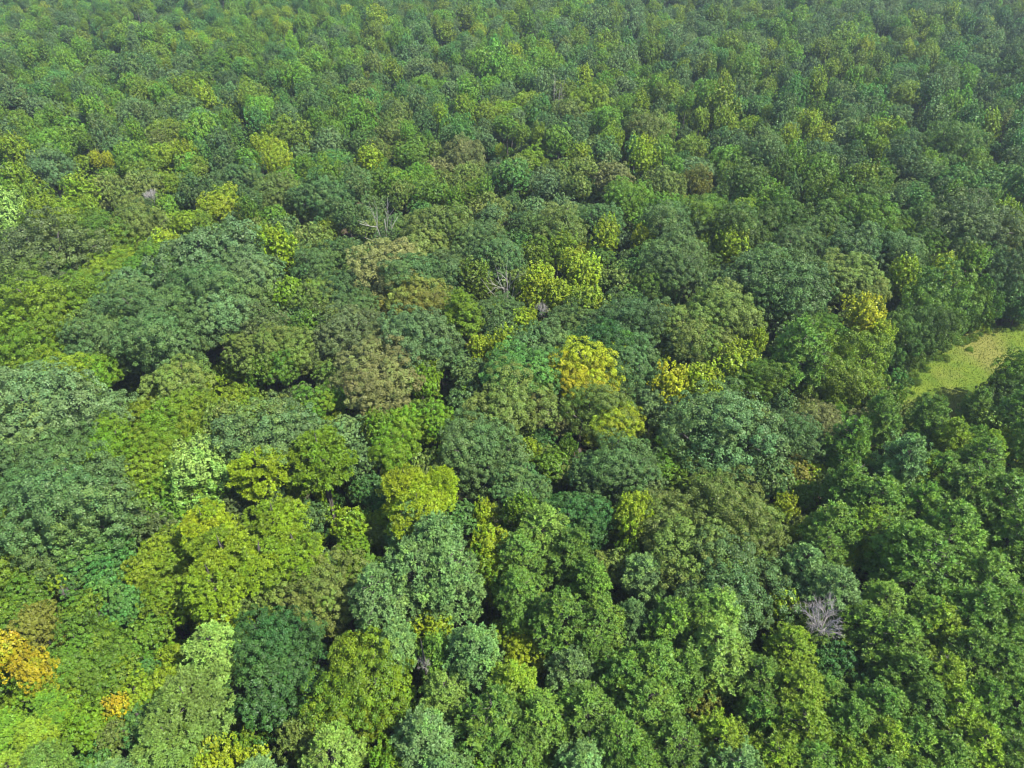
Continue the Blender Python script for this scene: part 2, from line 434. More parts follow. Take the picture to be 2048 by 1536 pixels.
# ------------------------------------------------------------------ the trees one can tell apart: x, top y, width in photo pixels, kind, colour
TREES = """
30 372 110 T w;85 380 90 T l;130 388 80 O l;180 384 45 T l;205 425 110 O g;270 400 110 O o;95 438 190 O e;80 508 110 O d;15 530 90 O d;150 522 80 O d
375 410 80 O l;338 447 60 T y;275 455 60 O l;240 450 60 O l;210 458 80 O l;235 490 90 O l;195 528 110 O l;150 532 70 O g;100 545 160 O l;25 598 90 O l
70 630 130 O m;140 645 90 O l;55 690 90 O m;430 438 215 O B;310 480 120 O g;500 495 130 O B;430 515 150 O b;270 525 110 O B;300 565 150 O b;380 530 120 O b
240 572 130 O b;205 620 130 O b;330 612 160 O b;270 645 110 O b;445 570 130 O B;175 640 110 O b;115 700 140 O l;195 702 100 O m;95 720 230 O B;10 725 90 O B
350 715 120 O o;460 732 120 S l;405 742 90 S l;270 745 90 S g;310 750 80 S l;490 662 90 O o
550 405 60 O g;557 443 75 T y;528 442 50 T l;655 437 48 O l;628 450 75 O o;570 472 65 O g;520 500 80 O B;630 490 95 O b;775 465 150 O t;850 443 110 O o
880 402 130 O o;960 440 110 O b;995 470 110 O b;835 500 140 O b;905 510 100 O b;945 503 78 T v;925 580 78 P v;580 553 75 O m;640 550 90 O o;690 533 100 O b
720 580 90 O b;835 550 130 O n;765 583 70 O n;835 598 168 O B;690 612 130 O e;745 612 90 O e;640 655 80 O e;612 628 85 O g;535 648 110 O o;592 655 100 O o
570 692 90 O g;530 695 80 O g;748 661 140 O t;752 705 150 O t;640 692 60 O e;665 712 70 O o;665 745 52 O G;838 683 85 O l;880 686 62 O l;850 732 75 O m
925 690 65 O b;945 708 80 O b;935 635 62 O t;960 658 60 T y;1006 645 78 T y;998 604 48 T l;1035 676 160 O H;1000 582 100 O b
1112 406 110 O o;1050 415 70 O b;1200 400 95 O b;1215 430 62 T y;1281 447 44 T y;1120 460 60 T l;1080 473 85 O v;1150 488 60 T y;1172 498 75 T y;1082 510 82 T y
1058 545 62 T y;1120 545 72 T y;1175 555 82 T l;1200 488 62 O d;1238 530 72 O o;1275 508 85 O d;1312 522 95 O d;1342 464 145 O b;1460 446 66 T y;1530 488 130 O b
1442 551 155 O o;1362 602 110 O o;1392 622 130 O o;1318 600 55 O n;1262 584 140 O b;1215 632 150 O D;1255 672 140 O b;1150 592 110 O b;1078 636 140 O b;1135 655 90 O b
1050 608 62 T y;1185 674 140 O Y;1120 690 85 T Y;1250 718 62 T Y;1165 712 130 O Y;1368 660 95 O B;1335 679 46 T l;1342 714 85 T Y;1400 714 80 T y;1512 644 56 T y
1470 668 84 T y;1512 702 110 O g;1450 735 75 O B;1562 495 200 O b;1655 440 48 T l;1692 500 115 O o;1722 540 90 O o;1806 506 70 T y;1880 502 62 T y;1755 552 42 T y
1726 582 72 T Y;1762 630 52 T y;1855 526 140 E d;1830 598 115 E d;1890 590 85 E d;1945 556 85 E g;1945 477 56 T m;1990 478 120 O b;2018 528 88 O b
1992 552 76 E D;2044 552 78 E D;1788 622 105 E d;1596 634 112 P p;1692 655 150 E v;1668 695 150 E v;1640 620 90 O g;1620 592 65 O H;1587 619 42 T y
1795 704 46 E B;2040 690 118 E g;2000 742 92 E d;2040 780 90 P p;1560 390 105 O d;1650 398 115 O d;1600 443 105 O b;1720 380 130 O g;1772 412 95 O g;1842 395 110 O d
1925 385 150 O e;1850 440 95 O g;1722 440 130 O b;1790 456 120 O b;1905 450 90 O d;2005 388 70 T l;2015 425 85 O o;1480 400 130 O d;1420 385 120 O g;1350 400 120 O b
60 765 170 O B;200 772 120 O B;25 830 150 O b;120 835 150 O b;150 905 230 O b;215 905 110 O b;50 915 150 O b;130 985 170 O b;225 985 110 O b;215 842 115 O m;258 865 70 O m
385 773 130 O l;300 785 90 O l;345 805 120 O m;305 838 110 O l;335 868 90 O l;288 905 95 O l;300 950 70 O m;480 766 95 O l;545 795 210 O B;405 864 118 T w;360 920 95 O G
425 925 110 O G;350 985 85 O G;470 972 75 O e;415 1002 108 L y;452 1048 130 L l;430 1105 130 L l;505 1085 100 L l;312 1008 85 O e;275 980 60 O m;330 1052 100 O l
352 1092 90 O l;285 1098 90 O l;190 1048 115 O H;150 1092 95 O H;240 1052 75 O H;28 1008 100 O g;30 1070 115 O v;110 1062 65 O l;120 1102 85 O l;60 1128 90 O g;212 1112 95 O H
522 882 115 L y;582 935 75 O l;642 850 128 L l;530 955 65 O e;690 828 95 O B;722 880 75 O B;622 772 95 O g;682 768 65 O G;757 815 66 T m;812 800 95 O m
870 802 95 O m;792 852 110 O m;900 832 60 O o;965 828 168 O b;1040 920 120 O b;812 922 115 L y;882 930 85 L y;838 968 120 L y;742 943 85 O D;772 985 60 O H
555 985 125 L l;592 1050 105 L l;530 1062 110 L l;702 1008 85 O l;712 1060 75 O m;760 1018 55 O l;822 1004 95 P q;872 1028 125 P q;832 1082 130 P q;905 1092 125 P q
640 1108 150 O o;560 1125 110 O o;690 1150 100 O o;970 994 56 T y;978 1042 95 T y;970 1092 80 T m;722 1102 105 O g;785 1120 90 O g;925 1000 75 O H
1012 742 155 O o;1062 770 95 O t;1122 820 62 O t;1198 758 135 O o;1226 796 118 O y;1056 866 55 T l;1102 888 85 O g;1137 914 65 O o;1240 867 152 O b;1188 900 105 O b;1295 925 85 O B
1302 764 92 O B;1442 769 195 O B;1392 870 95 O o;1332 890 85 O g;1372 940 85 O v;1266 971 95 T y;1160 975 125 O D;1118 990 80 O D;1086 1007 98 P r;1040 1062 95 P p;1132 1062 85 P p
1342 985 140 O o;1455 938 185 O o;1400 1022 195 O o;1505 1012 155 O o;1335 1082 125 O b;1445 1092 200 O b;1535 1085 115 O b;1282 1104 72 P q;1222 1090 85 O o;1182 1112 85 P p
1588 823 125 O b;1642 805 105 O t;1692 830 92 P p;1765 789 75 P p;1728 812 70 O t;1856 794 78 P p;1902 838 78 P v;1802 864 112 P q;1702 868 75 P p;1842 905 80 P v
1590 904 75 O n;1632 910 65 O y;1612 955 75 O g;1655 935 65 O e;1570 984 48 T y;1588 1040 55 T y;1692 915 100 P p;1742 950 112 P p;1830 962 95 P p;1872 902 95 P p;1950 876 100 P p
1922 930 112 P p;1992 942 120 P p;1662 1002 105 P p;1730 1012 95 P v;1802 1032 130 P p;1835 1064 140 P p;1892 1000 120 P p;2022 1002 115 P p;1797 948 48 T y;1832 932 34 T y
2002 845 72 T y;1985 798 75 T v;2040 840 80 P p;1752 1044 55 T l;1675 1080 68 T y;1712 1074 55 T v;1912 1062 75 O H;1962 1100 120 P r;1602 1085 90 P q;1640 1060 90 P p
20 1254 85 T k;78 1288 92 T k;70 1194 108 O n;82 1324 98 O m;12 1412 78 P g;72 1430 76 P v;104 1380 60 P g;30 1500 90 P v;95 1490 80 P p
150 1268 112 O g;200 1238 95 O g;252 1262 95 O g;300 1228 85 O g;182 1320 95 O g;230 1310 90 O g;140 1368 85 O l;182 1402 105 O m;240 1378 62 T k;232 1432 80 O o;280 1348 95 O l
350 1282 70 O l;332 1328 105 O l;285 1400 95 O H;384 1338 150 L r;345 1420 130 L r;430 1244 105 P r;450 1210 92 O y;392 1204 52 S t;250 1452 90 S l;310 1462 90 O g;248 1512 100 P q
432 1478 112 T y;512 1482 85 T y;122 1512 95 S n;160 1180 100 O g;40 1180 100 O g;250 1165 95 O H;330 1150 95 O l;380 1160 90 O l;440 1150 100 O l;500 1160 95 O o
556 1212 165 O D;540 1310 150 O D;590 1290 130 O D;722 1274 200 O l;690 1350 150 O l;780 1350 130 O l;600 1424 92 T o;668 1454 125 P r;520 1518 80 P q;795 1243 85 P q;945 1243 122 P q
757 1134 118 P q;870 1213 72 T y;830 1188 85 O g;985 1167 34 T Y;1052 1254 105 O y;1010 1230 70 O l;890 1344 92 P r;850 1420 118 P q;778 1476 92 T m;985 1380 128 P p;900 1500 100 P q
975 1500 82 T m;1140 1298 92 P q;1172 1370 125 P p;1082 1382 115 P p;1160 1480 110 P q;1282 1488 92 P p;1350 1440 110 P p;1232 1420 118 P p;1040 1470 92 P p;1082 1505 80 O l
1442 1428 110 P v;1462 1490 118 P q;1302 1280 125 P p;1262 1204 75 P q;1200 1198 100 P p;1120 1182 115 P p;1342 1190 108 P p;1392 1190 100 P p;1432 1168 108 P r;1432 1240 125 P r;1250 1300 115 P p
1292 1352 125 P p;1182 1252 92 P p;1362 1300 100 P p;1410 1358 95 O n;1560 1168 82 T l;1600 1202 135 O d;1662 1262 125 O D;1695 1278 105 O d;1575 1250 92 P v;1590 1330 110 P v;1590 1402 118 P v
1652 1340 75 P p;1662 1128 110 P q;1760 1158 98 P r;1722 1202 100 P p;1772 1222 115 P p;1842 1188 95 P p;1872 1196 100 P v;1940 1158 125 P p;2005 1160 125 P p;1060 1170 90 O v
1805 1290 105 P p;1862 1290 110 P v;1925 1250 115 P p;1985 1270 110 P p;2035 1260 100 P p;1835 1350 110 P p;1900 1370 110 P v;1960 1350 112 P p;2025 1350 110 P p;1750 1360 110 P p
1700 1400 105 P p;1760 1430 112 P v;1820 1430 108 P p;1880 1450 112 P p;1940 1440 110 P v;2000 1450 112 P p;1540 1470 110 P v;1620 1480 112 P p;1690 1480 108 P v;1750 1505 110 P p
1820 1510 112 P p;1890 1520 110 P p;1960 1515 80 O m;2030 1500 90 O m;1520 1380 95 P p;1510 1310 95 P p;1000 1120 85 O H;1040 1140 100 P p
410 164 44 T y;455 183 46 O l;140 108 55 O G;215 95 48 O g;275 95 85 O b;320 85 52 O v;375 105 52 O b;290 158 62 O v;330 165 55 O G;370 145 52 O l;230 175 50 O G;470 165 62 O b
60 230 68 O G;155 235 78 O G;215 238 72 O b;370 195 66 O b;300 210 72 O b;205 205 56 O v;330 235 62 O v;410 225 88 O G;455 220 52 O G;320 258 42 T o;370 275 46 T y
260 285 62 O G;190 297 26 T Y;215 297 32 T Y;330 285 62 O l;380 300 62 O G;460 290 72 O b;480 320 92 O b;100 290 92 O B;35 310 62 T l;160 335 62 T l;80 350 62 T l;20 345 72 O G
220 340 82 O o;280 340 82 O o;340 340 62 O l;400 315 52 O v;755 12 40 T y;930 8 40 T v;890 40 36 T l;992 94 78 O G;840 108 58 O B;785 118 36 T l;850 145 46 O G;880 122 42 O o;920 135 52 O B
715 198 82 O G;635 215 62 O G;880 205 42 T l;580 235 72 O v;550 250 52 O l;660 255 72 O B;535 265 60 O y;720 260 66 O d;780 235 62 O o;855 215 62 O b;970 195 62 O l;1010 195 52 O l;930 190 42 T l
930 265 92 O t;1000 280 26 T y;840 320 62 O G;760 335 62 O g;880 310 62 O t;555 342 92 O o;650 345 112 O b;940 360 32 T m;990 320 62 O b
1286 270 62 T y;1230 315 78 O t;1030 80 32 T y;1180 160 92 O l;1160 275 52 T l;1395 333 62 O n;1490 115 66 O G;1450 140 30 T y;1440 165 72 T l;1400 205 42 T l;1070 40 42 O B;1190 20 62 O b
1160 45 42 O l;1050 175 62 O l;1290 215 92 O o;1100 335 82 O B;1250 350 102 O G;1330 330 82 O o;1380 265 62 O v;1060 290 62 O l;1200 265 82 O b;1450 250 72 O b
1616 217 42 T y;1575 240 52 T y;1640 242 46 T y;1780 230 72 O l;1760 265 46 T l;1540 78 26 T y;1890 240 112 O d;1640 200 52 O g;2010 220 42 T o;1690 240 62 O B
"""
DEAD = [(135, 1164, 46, 'fan', M_PALE), (215, 1200, 58, 'fan', M_PALE), (1645, 1186, 118, 'fan', M_PURPLE), (770, 422, 55, 'snag', M_PALE),
        (1012, 542, 52, 'snag', M_PALE), (305, 376, 40, 'fan', M_PURPLE), (1118, 188, 26, 'snag', M_PALE), (850, 1310, 40, 'fan', M_PALE), (1085, 600, 40, 'fan', M_PALE)]

DEAD_LABEL = ['thin pale dead tree standing beside the golden-orange trees', 'wider pale dead tree over green scrub, the second of two near golden trees',
              'grey leafless tree with a fan of fine twigs among the pines', 'forked pale snag rising from olive crowns high in the forest',
              'splayed pale snag beside the cluster of yellow trees', 'small grey dead treetop among distant yellow-green crowns',
              'tall thin pale snag far up the slope', 'low tangled dead tree between two bluish pines', 'small bleached dead top just below the yellow cluster']
def height_of(kind, R):
    if kind == 'E': return 2.62 * R
    if kind == 'O': return min(25.0, max(9.0, 9.5 + 1.75 * R))
    if kind == 'T': return min(25.0, max(9.0, 9.5 + 3.0 * R))
    if kind == 'P': return min(24.0, 12.0 + 2.4 * R)
    if kind == 'L': return min(25.0, 13.0 + 2.2 * R)
    if kind == 'S': return 1.7 * R
    return 16.0
def ratio(kind, v):
    return RATIO[kind] + (0.32 * max(0.0, min(1.0, (470 - v) / 300.0)) if kind in 'O' else 0.0)
def solve(u, vtop, w, kind):
    ppm = F / 120.0
    for _ in range(14):
        R = w * 0.5 / ppm
        V = ratio(kind, vtop) * R
        H = height_of(kind, R)
        d = ray(u, vtop)
        th = math.asin(-d[2])
        S = math.hypot(R * math.sin(th), V * math.cos(th))
        p = at(u, vtop + S * ppm * 0.97, H - V)
        ppm = 0.5 * ppm + 0.5 * F / proj(p)[2]
    return dict(x=p[0], y=p[1], R=R, V=V, H=H, kind=kind, u=u, vt=vtop, w=w, ppm=ppm, S=S)

trees = []
for row in TREES.replace('\n', ';').split(';'):
    q = row.split()
    if len(q) == 5:
        t = solve(float(q[0]), float(q[1]), float(q[2]) * (1.10 if q[3] == 'P' else 1.06), q[3])
        t['c'] = q[4]; t['manual'] = True
        trees.append(t)

# ------------------------------------------------------------------ clearing, road, gaps (ground positions)
def inside(poly, x, y):
    r = False
    for i in range(len(poly)):
        (x1, y1), (x2, y2) = poly[i], poly[i - 1]
        if (y1 > y) != (y2 > y) and x < (x2 - x1) * (y - y1) / (y2 - y1) + x1:
            r = not r
    return r
CLEAR_PX = [(1775, 850), (1780, 800), (1800, 752), (1850, 712), (1905, 678), (1965, 655), (2060, 646), (2200, 640), (2200, 790), (2060, 800), (2000, 850), (1940, 880), (1860, 875)]
CLEAR = [tuple(at(u, v, 0)[:2]) for u, v in CLEAR_PX]
ROAD_PX = [(170, 103), (205, 128), (232, 152), (250, 172), (262, 190)]
ROAD = [at(u, v, 0)[:2] for u, v in ROAD_PX]
SOIL = at(1957, 1072, 0)[:2]
EDGE = np.array([np.array(CLEAR[i - 1]) * (1 - f) + np.array(CLEAR[i]) * f for i in range(len(CLEAR)) for f in np.linspace(0, 1, 8)])
def edge_dist(x, y): return float(np.hypot(EDGE[:, 0] - x, EDGE[:, 1] - y).min())
REMOVED = []
for t in list(trees):
    if t['kind'] == 'O' and (inside(CLEAR, t['x'], t['y']) or edge_dist(t['x'], t['y']) < t['R'] + 3):
        e = solve(t['u'], t['vt'], t['w'], 'E'); e['c'] = t['c']; e['manual'] = True
        trees.remove(t); trees.append(e); t = e
    if inside(CLEAR, t['x'], t['y']) and edge_dist(t['x'], t['y']) > 2.0:
        trees.remove(t); REMOVED.append((t['u'], t['vt'], t['w'], t['kind']))
def blocked(x, y, R):
    if inside(CLEAR, x, y): return True
    if any(math.hypot(x - px, y - py) < R * 0.75 for px, py in CLEAR): return True
    if math.hypot(x - SOIL[0], y - SOIL[1]) < R + 2.0: return True
    for i in range(len(ROAD) - 1):
        a, b = ROAD[i], ROAD[i + 1]
        s = max(0, min(1, np.dot(np.array([x, y]) - a, b - a) / np.dot(b - a, b - a)))
        if np.linalg.norm(np.array([x, y]) - a - s * (b - a)) < R + 1.0: return True
    return False

# ------------------------------------------------------------------ fill: the rest of the forest, mixed by area
AREAS = [  # x, y (photo), colours weighted, crown radius range, share of pines
    (150, 30, 'GgHvGGb', (2.6, 4.8), .05), (500, 40, 'HgGHvGG', (2.6, 4.8), .05), (800, 40, 'GHBGvH', (3.0, 5.4), .0), (120, 150, 'GgHbvG', (2.8, 5.0), .0),
    (450, 120, 'GgvHb', (2.6, 4.8), .05), (1000, 60, 'BbBHGl', (3.4, 6.0), .05), (1250, 60, 'BbHGbvl', (3.4, 6.2), .0), (1500, 60, 'bHGbBv', (3.4, 6.2), 0),
    (1750, 60, 'HGbbBv', (3.4, 6.2), 0), (1980, 40, 'bbbDbe', (4.2, 6.8), 0), (150, 300, 'GbglvB', (3.4, 6.0), 0), (450, 280, 'GbglGB', (3.4, 6.0), 0),
    (750, 280, 'bBGgGoH', (3.4, 6.0), 0), (1050, 250, 'bBoGlHG', (3.4, 6.0), 0), (1350, 250, 'bGHBlvG', (3.4, 6.2), 0), (1550, 200, 'GHvblGb', (3.4, 6.0), 0),
    (1800, 200, 'HGbvBG', (3.4, 6.4), 0), (1980, 200, 'bbHdB', (3.8, 6.4), 0), (1600, 340, 'dbgdHb', (4.2, 6.8), 0), (1900, 330, 'bdgHbH', (4.2, 6.8), 0),
    (600, 420, 'bgob', (3.4, 5.0), 0), (1000, 420, 'bogB', (3.4, 5.0), 0), (200, 600, 'lbgm', (3.2, 4.5), 0), (700, 620, 'beog', (3.2, 4.6), 0),
    (1200, 650, 'bdo', (3.4, 5), 0), (1700, 600, 'dgo', (3.4, 5), 0), (200, 950, 'bgm', (2.6, 4.0), 0), (600, 900, 'glob', (2.6, 4), .1), (1100, 950, 'goD', (2.6, 4), .1),
    (1500, 950, 'obg', (2.6, 4), .2), (1850, 950, 'ppv', (2.4, 3.2), .95), (200, 1250, 'glvH', (2.0, 3.2), 0), (600, 1300, 'glo', (2.2, 3.2), .2), (1000, 1350, 'pqv', (2.3, 3.0), .8),
    (1400, 1350, 'pvq', (2.3, 3.0), .9), (1800, 1350, 'ppv', (2.3, 3.0), .98), (2200, 1200, 'ppv', (2.4, 3.0), .9), (2200, 600, 'dbg', (3.6, 5), 0), (-150, 700, 'blg', (3.2, 5), 0), (-150, 1200, 'glv', (2.6, 4), .2)]
ACX = np.array([(a[0], a[1] * 1.6) for a in AREAS])
CELL = 8.0
grid = {}
def put(t): grid.setdefault((int(t['x'] // CELL), int(t['y'] // CELL)), []).append(t)
def near(x, y):
    i, j = int(x // CELL), int(y // CELL)
    for a in range(i - 2, i + 3):
        for b in range(j - 2, j + 3):
            yield from grid.get((a, b), ())
for t in trees: put(t)
manual = list(trees)
m_u = np.array([t['u'] for t in manual]); m_v = np.array([t['vt'] + 0.75 * t['S'] * t['ppm'] for t in manual])
m_d = np.array([proj((t['x'], t['y'], t['H'] - t['V']))[2] for t in manual])
for gu, gv in ((1800, 780), (1830, 740), (1870, 710), (1900, 690), (1950, 670), (2000, 668), (2035, 665), (1900, 740), (1860, 770), (1830, 790), (1880, 820), (1920, 790), (1940, 700), (1910, 850), (1810, 760), (1960, 690)):
    m_u = np.append(m_u, gu); m_v = np.append(m_v, gv); m_d = np.append(m_d, proj(at(gu, gv, 0))[2])
def fill(n, rscale, gap, seed):
    rnd = random.Random(seed)
    for _ in range(n):
        # uniform on the ground within the widened view
        y = 18 + 640 * math.sqrt(rnd.random()) if rnd.random() < 0.8 else rnd.uniform(10, 160)
        x = rnd.uniform(-1, 1) * (0.80 * y + 85)
        u, v, dep = proj((x, y, 16))
        a = AREAS[int(np.argmin(((ACX - np.array([u + rnd.gauss(0, 60), (v + rnd.gauss(0, 30)) * 1.6])) ** 2).sum(1)))]
        R = rnd.uniform(*a[3]) * rscale
        kind = 'P' if rnd.random() < a[4] else ('T' if rnd.random() < (0.26 if y > 160 else 0.16) else 'O')
        if kind == 'T': R *= 0.7
        if kind == 'P': R = min(R, 3.1)
        if blocked(x, y, R): continue
        if any(math.hypot(t['x'] - x, t['y'] - y) < gap * (t['R'] + R) for t in near(x, y)): continue
        V = ratio(kind, v) * R * rnd.uniform(0.9, 1.2)
        H = height_of(kind, R) + rnd.uniform(-2.0, 2.2) + (rnd.uniform(0, 3.5) if y > 150 else 0)
        if rscale < 0.9: H = min(H, 14)
        if y < 200 and kind == 'O' and edge_dist(x, y) < R + 6:
            H = min(H, 16.0); V = H * 0.5
        uc, vc, dc = proj((x, y, H - V))
        ppm = F / dc
        S = math.hypot(R * 0.6, V * 0.8)
        hid = (m_d > dc + 1) & ((m_u - uc) ** 2 / (R * ppm) ** 2 + (m_v - vc) ** 2 / (S * ppm) ** 2 < 1.0)
        if hid.any(): continue
        col = rnd.choice(a[2])
        if y > 130 and rnd.random() < 0.5:
            pn = math.sin(x * 0.047 + 1.3 * math.sin(y * 0.021)) + math.sin(y * 0.039 + 1.7 * math.sin(x * 0.018) + 1.0) + 0.5 * math.sin(x * 0.11 + y * 0.09)
            if pn > 0.75: col = rnd.choice('lGvGyH')
            elif pn < -0.75: col = rnd.choice('bBbHb')
        t = dict(x=x, y=y, R=R, V=V, H=H, kind=kind, u=uc, vt=vc - S * ppm, w=2 * R * ppm, ppm=ppm, S=S, c=col, manual=False)
        if kind == 'T' and t['c'] in 'bBeD' and rnd.random() < 0.5: t['c'] = rnd.choice('lvGG')
        if kind == 'P' and t['c'] not in 'pqvrgGH': t['c'] = rnd.choice('pvq')
        trees.append(t); put(t)
fill(24000, 1.0, 0.72, 11)
fill(16000, 0.7, 0.64, 12)

# ------------------------------------------------------------------ setting
def link(o):
    COL.objects.link(o); return o
def structure(name, verts, faces, mat, label):
    o = link(bpy.data.objects.new(name, mesh_obj(name, verts, faces, [mat])))
    o['kind'] = 'structure'; o['label'] = label
    return o
E = 2500.0
structure('ground', [(-E, -E, 0), (E, -E, 0), (E, E, 0), (-E, E, 0)], [np.array([[0, 1, 2, 3]])], M_FLOOR, 'brown leaf-littered forest floor under the trees')
def sheet(name, poly, z, mat, label):
    return structure(name, [(x, y, z) for x, y in poly], [np.array([list(range(len(poly)))])], mat, label)
sheet('meadow', CLEAR[::-1], 0.004, M_FIELD, 'mown grassy clearing with dry tan patches beside the pines')
rl = []
for i, p in enumerate(ROAD):
    d = ROAD[min(i + 1, len(ROAD) - 1)] - ROAD[max(i - 1, 0)]
    n_ = np.array([-d[1], d[0]]) / np.linalg.norm(d) * 2.2
    rl.append((p + n_, p - n_))
sheet('gravel_road', [tuple(a) for a, b in rl] + [tuple(b) for a, b in rl[::-1]], 0.004, M_GRAVEL, 'pale gravel track glimpsed between distant trees')
a_ = np.arange(14) * 2 * math.pi / 14
rs = np.random.default_rng(3)
rad = rs.uniform(0.75, 1.2, 14)
sheet('bare_soil', [(SOIL[0] + 2.6 * r * math.cos(t), SOIL[1] + 1.5 * r * math.sin(t)) for r, t in zip(rad, a_)], 0.004, M_SOIL, 'patch of red clay soil in a gap between pines')

# ------------------------------------------------------------------ tree objects
MEAN = lin((96, 128, 62))
def tone_of(c, kind):
    a = (lin(PALETTE[c]) * 0.95 + MEAN * 0.05) * TONE
    a = a - np.array([0.002, 0.0, 0.005 if a[2] < 0.022 else 0.0015])
    if kind in 'PL': a = a * (1.6 if kind == 'P' else 1.12)
    return np.maximum(a, 0.006)
def tint_of(t, rnd, second=False):
    k = t.get('kind', 'S')
    a = tone_of(t['c'], k)
    if second:
        q = rnd.uniform(0.25, 0.7) if t['c'] not in 'yYwk' else (rnd.uniform(0.55, 0.85) if t['c'] == 'k' else rnd.uniform(0.2, 0.5))
        a = a * (1 - q) + tone_of(TURN[t['c']], k) * q
    a = a * (rnd.uniform(0.8, 1.2) if t['c'] not in 'yYkw' else rnd.uniform(0.95, 1.2))
    return [float(min(0.6, x * rnd.uniform(0.95, 1.05))) for x in a]
def pattern(t, rnd):
    k = t['kind']
    if k == 'E': k = 'O'
    if k == 'O' and t['R'] < 4.4: k = 'o'
    return rnd.choice(PAT[k])
rt = random.Random(21)
def visible(t): return -0.3 * t['w'] < t['u'] < 2048 + 0.3 * t['w'] and -20 < t['vt'] + 0.6 * t['S'] * t['ppm'] < 1580
view = [t for t in trees if visible(t)]
view.sort(key=lambda t: -(t['w'] + (12 if t['manual'] else -25)))
SINGLE = 312
single = view[:SINGLE]
ids = {id(t) for t in single}
rest = [t for t in trees if id(t) not in ids]
NAME = {'O': 'broadleaf_tree', 'E': 'broadleaf_tree', 'T': 'slender_tree', 'P': 'pine_tree', 'L': 'spreading_pine', 'S': 'shrub'}
def empty(name, loc, rz):
    o = bpy.data.objects.new(name, None)
    o.location = loc; o.rotation_euler = (0, 0, rz); o.empty_display_size = 0.5
    return link(o)
def part(name, me, parent, loc, scale, tint=None, tint2=None):
    o = bpy.data.objects.new(name, me)
    o.parent = parent; o.location = loc; o.scale = scale
    if tint is not None: o['tint'] = tint; o['tint2'] = tint2
    return link(o)
for t in single:
    R0, V0, crown, limb, _ = pattern(t, rt)
    root = empty(NAME[t['kind']], (t['x'], t['y'], 0), rt.uniform(0, 6.283))
    t['obj'] = root
    sx = t['R'] / R0; sz = t['V'] / V0
    zc = t['H'] - t['V']
    co = part('crown', crown, root, (0, 0, zc), (sx * rt.uniform(0.9, 1.12), sx * rt.uniform(0.9, 1.12), sz), tint_of(t, rt), tint_of(t, rt, True))
    co.rotation_euler = (rt.gauss(0, 0.07), rt.gauss(0, 0.07), 0)
    part('limb_frame', limb, root, (0, 0, zc), (sx, sx, sz))
    th = max(0.6, zc - (0.7 * t['V'] if t['kind'] in 'OTSE' else 0.5 * t['V']))
    tr = 0.06 + 0.035 * t['R'] + 0.006 * t['H']
    part('trunk', rt.choice(TRUNKS), root, (0, 0, 0), (tr, tr, th))
    root['category'] = 'shrub' if t['kind'] == 'S' else 'tree'
    root['group'] = {'E': 'broadleaf trees of the forest', 'O': 'broadleaf trees of the forest', 'T': 'slender broadleaf trees of the forest', 'P': 'pines of the forest', 'L': 'spreading pines of the forest', 'S': 'shrubs of the forest'}[t['kind']]

# ------------------------------------------------------------------ labels: look, then place told from a landmark by clock direction
LAND = [(1645, 1225, 'the bare grey tree', None), (1880, 730, 'the grassy clearing', None), (1185, 735, 'the brightest yellow tree', (1185, 674)),
        (45, 1290, 'the golden-orange pair', None), (556, 1300, 'the bottle-green dome', (556, 1212)), (405, 920, 'the pale-tipped tree', (405, 864)),
        (750, 760, 'the dusty tan dome', (752, 705)), (1266, 1015, 'the mottled yellow tree', (1266, 971)), (770, 445, 'the forked pale snag', None),
        (1012, 565, 'the splayed pale snag', None), (430, 500, 'the widest grey-green dome', (430, 438)), (1957, 1070, 'the red soil gap', None),
        (175, 1195, 'the two dead trees', None), (1460, 475, 'the lone yellow tree', (1460, 446)), (642, 900, 'the bare-stemmed pine', (642, 850)),
        (95, 780, 'the edge-cut grey-green dome', (95, 720)), (1442, 830, 'the huge pale oak', (1442, 769)), (985, 1170, 'the tiny yellow treelet', None)]
OWN = {'the brightest yellow tree': 'brightest and broadest yellow tree, alone among dark domed crowns in mid-forest',
       'the bottle-green dome': 'tall bottle-green domed tree standing between pale pines and a yellow-green tree',
       'the pale-tipped tree': 'fresh green tree with pale whitish tips along its crown',
       'the dusty tan dome': 'large dusty tan-olive domed tree beside a vivid green two-headed tree',
       'the mottled yellow tree': 'mottled greenish-yellow tree with dark branches showing, amid olive and blue-green domes',
       'the widest grey-green dome': 'widest pale grey-green dome, spreading above darker blue-green crowns',
       'the lone yellow tree': 'lone upright yellow tree ringed by dark green domes high on the slope',
       'the bare-stemmed pine': 'tall yellow-green pine whose bare dark stem shows below its crown',
       'the edge-cut grey-green dome': 'very broad pale grey-green dome partly cut by the edge of the picture',
       'the huge pale oak': 'huge pale olive-grey domed tree with twiggy grey top in mid-forest'}
ORD = ['first', 'second', 'third', 'fourth', 'fifth', 'sixth', 'seventh', 'eighth', 'ninth', 'tenth', 'eleventh', 'twelfth', 'thirteenth', 'fourteenth', 'fifteenth']
CLOCK = ['twelve', 'one', 'two', 'three', 'four', 'five', 'six', 'seven', 'eight', 'nine', 'ten', 'eleven']
NOUN = {'O': 'broadleaf tree', 'E': 'broadleaf tree', 'T': 'slender tree', 'P': 'pine', 'L': 'spreading pine', 'S': 'shrub'}
for t in single:
    t['cu'], t['cv'] = t['u'], t['vt'] + 0.7 * t['S'] * t['ppm']
    t['own'] = next((l[2] for l in LAND if l[3] and t['manual'] and abs(t['u'] - l[3][0]) < 1 and abs(t['vt'] - l[3][1]) < 1), None)
def sector(t, l):
    return int(round(math.degrees(math.atan2(t['cu'] - l[0], l[1] - t['cv'])) / 30.0)) % 12
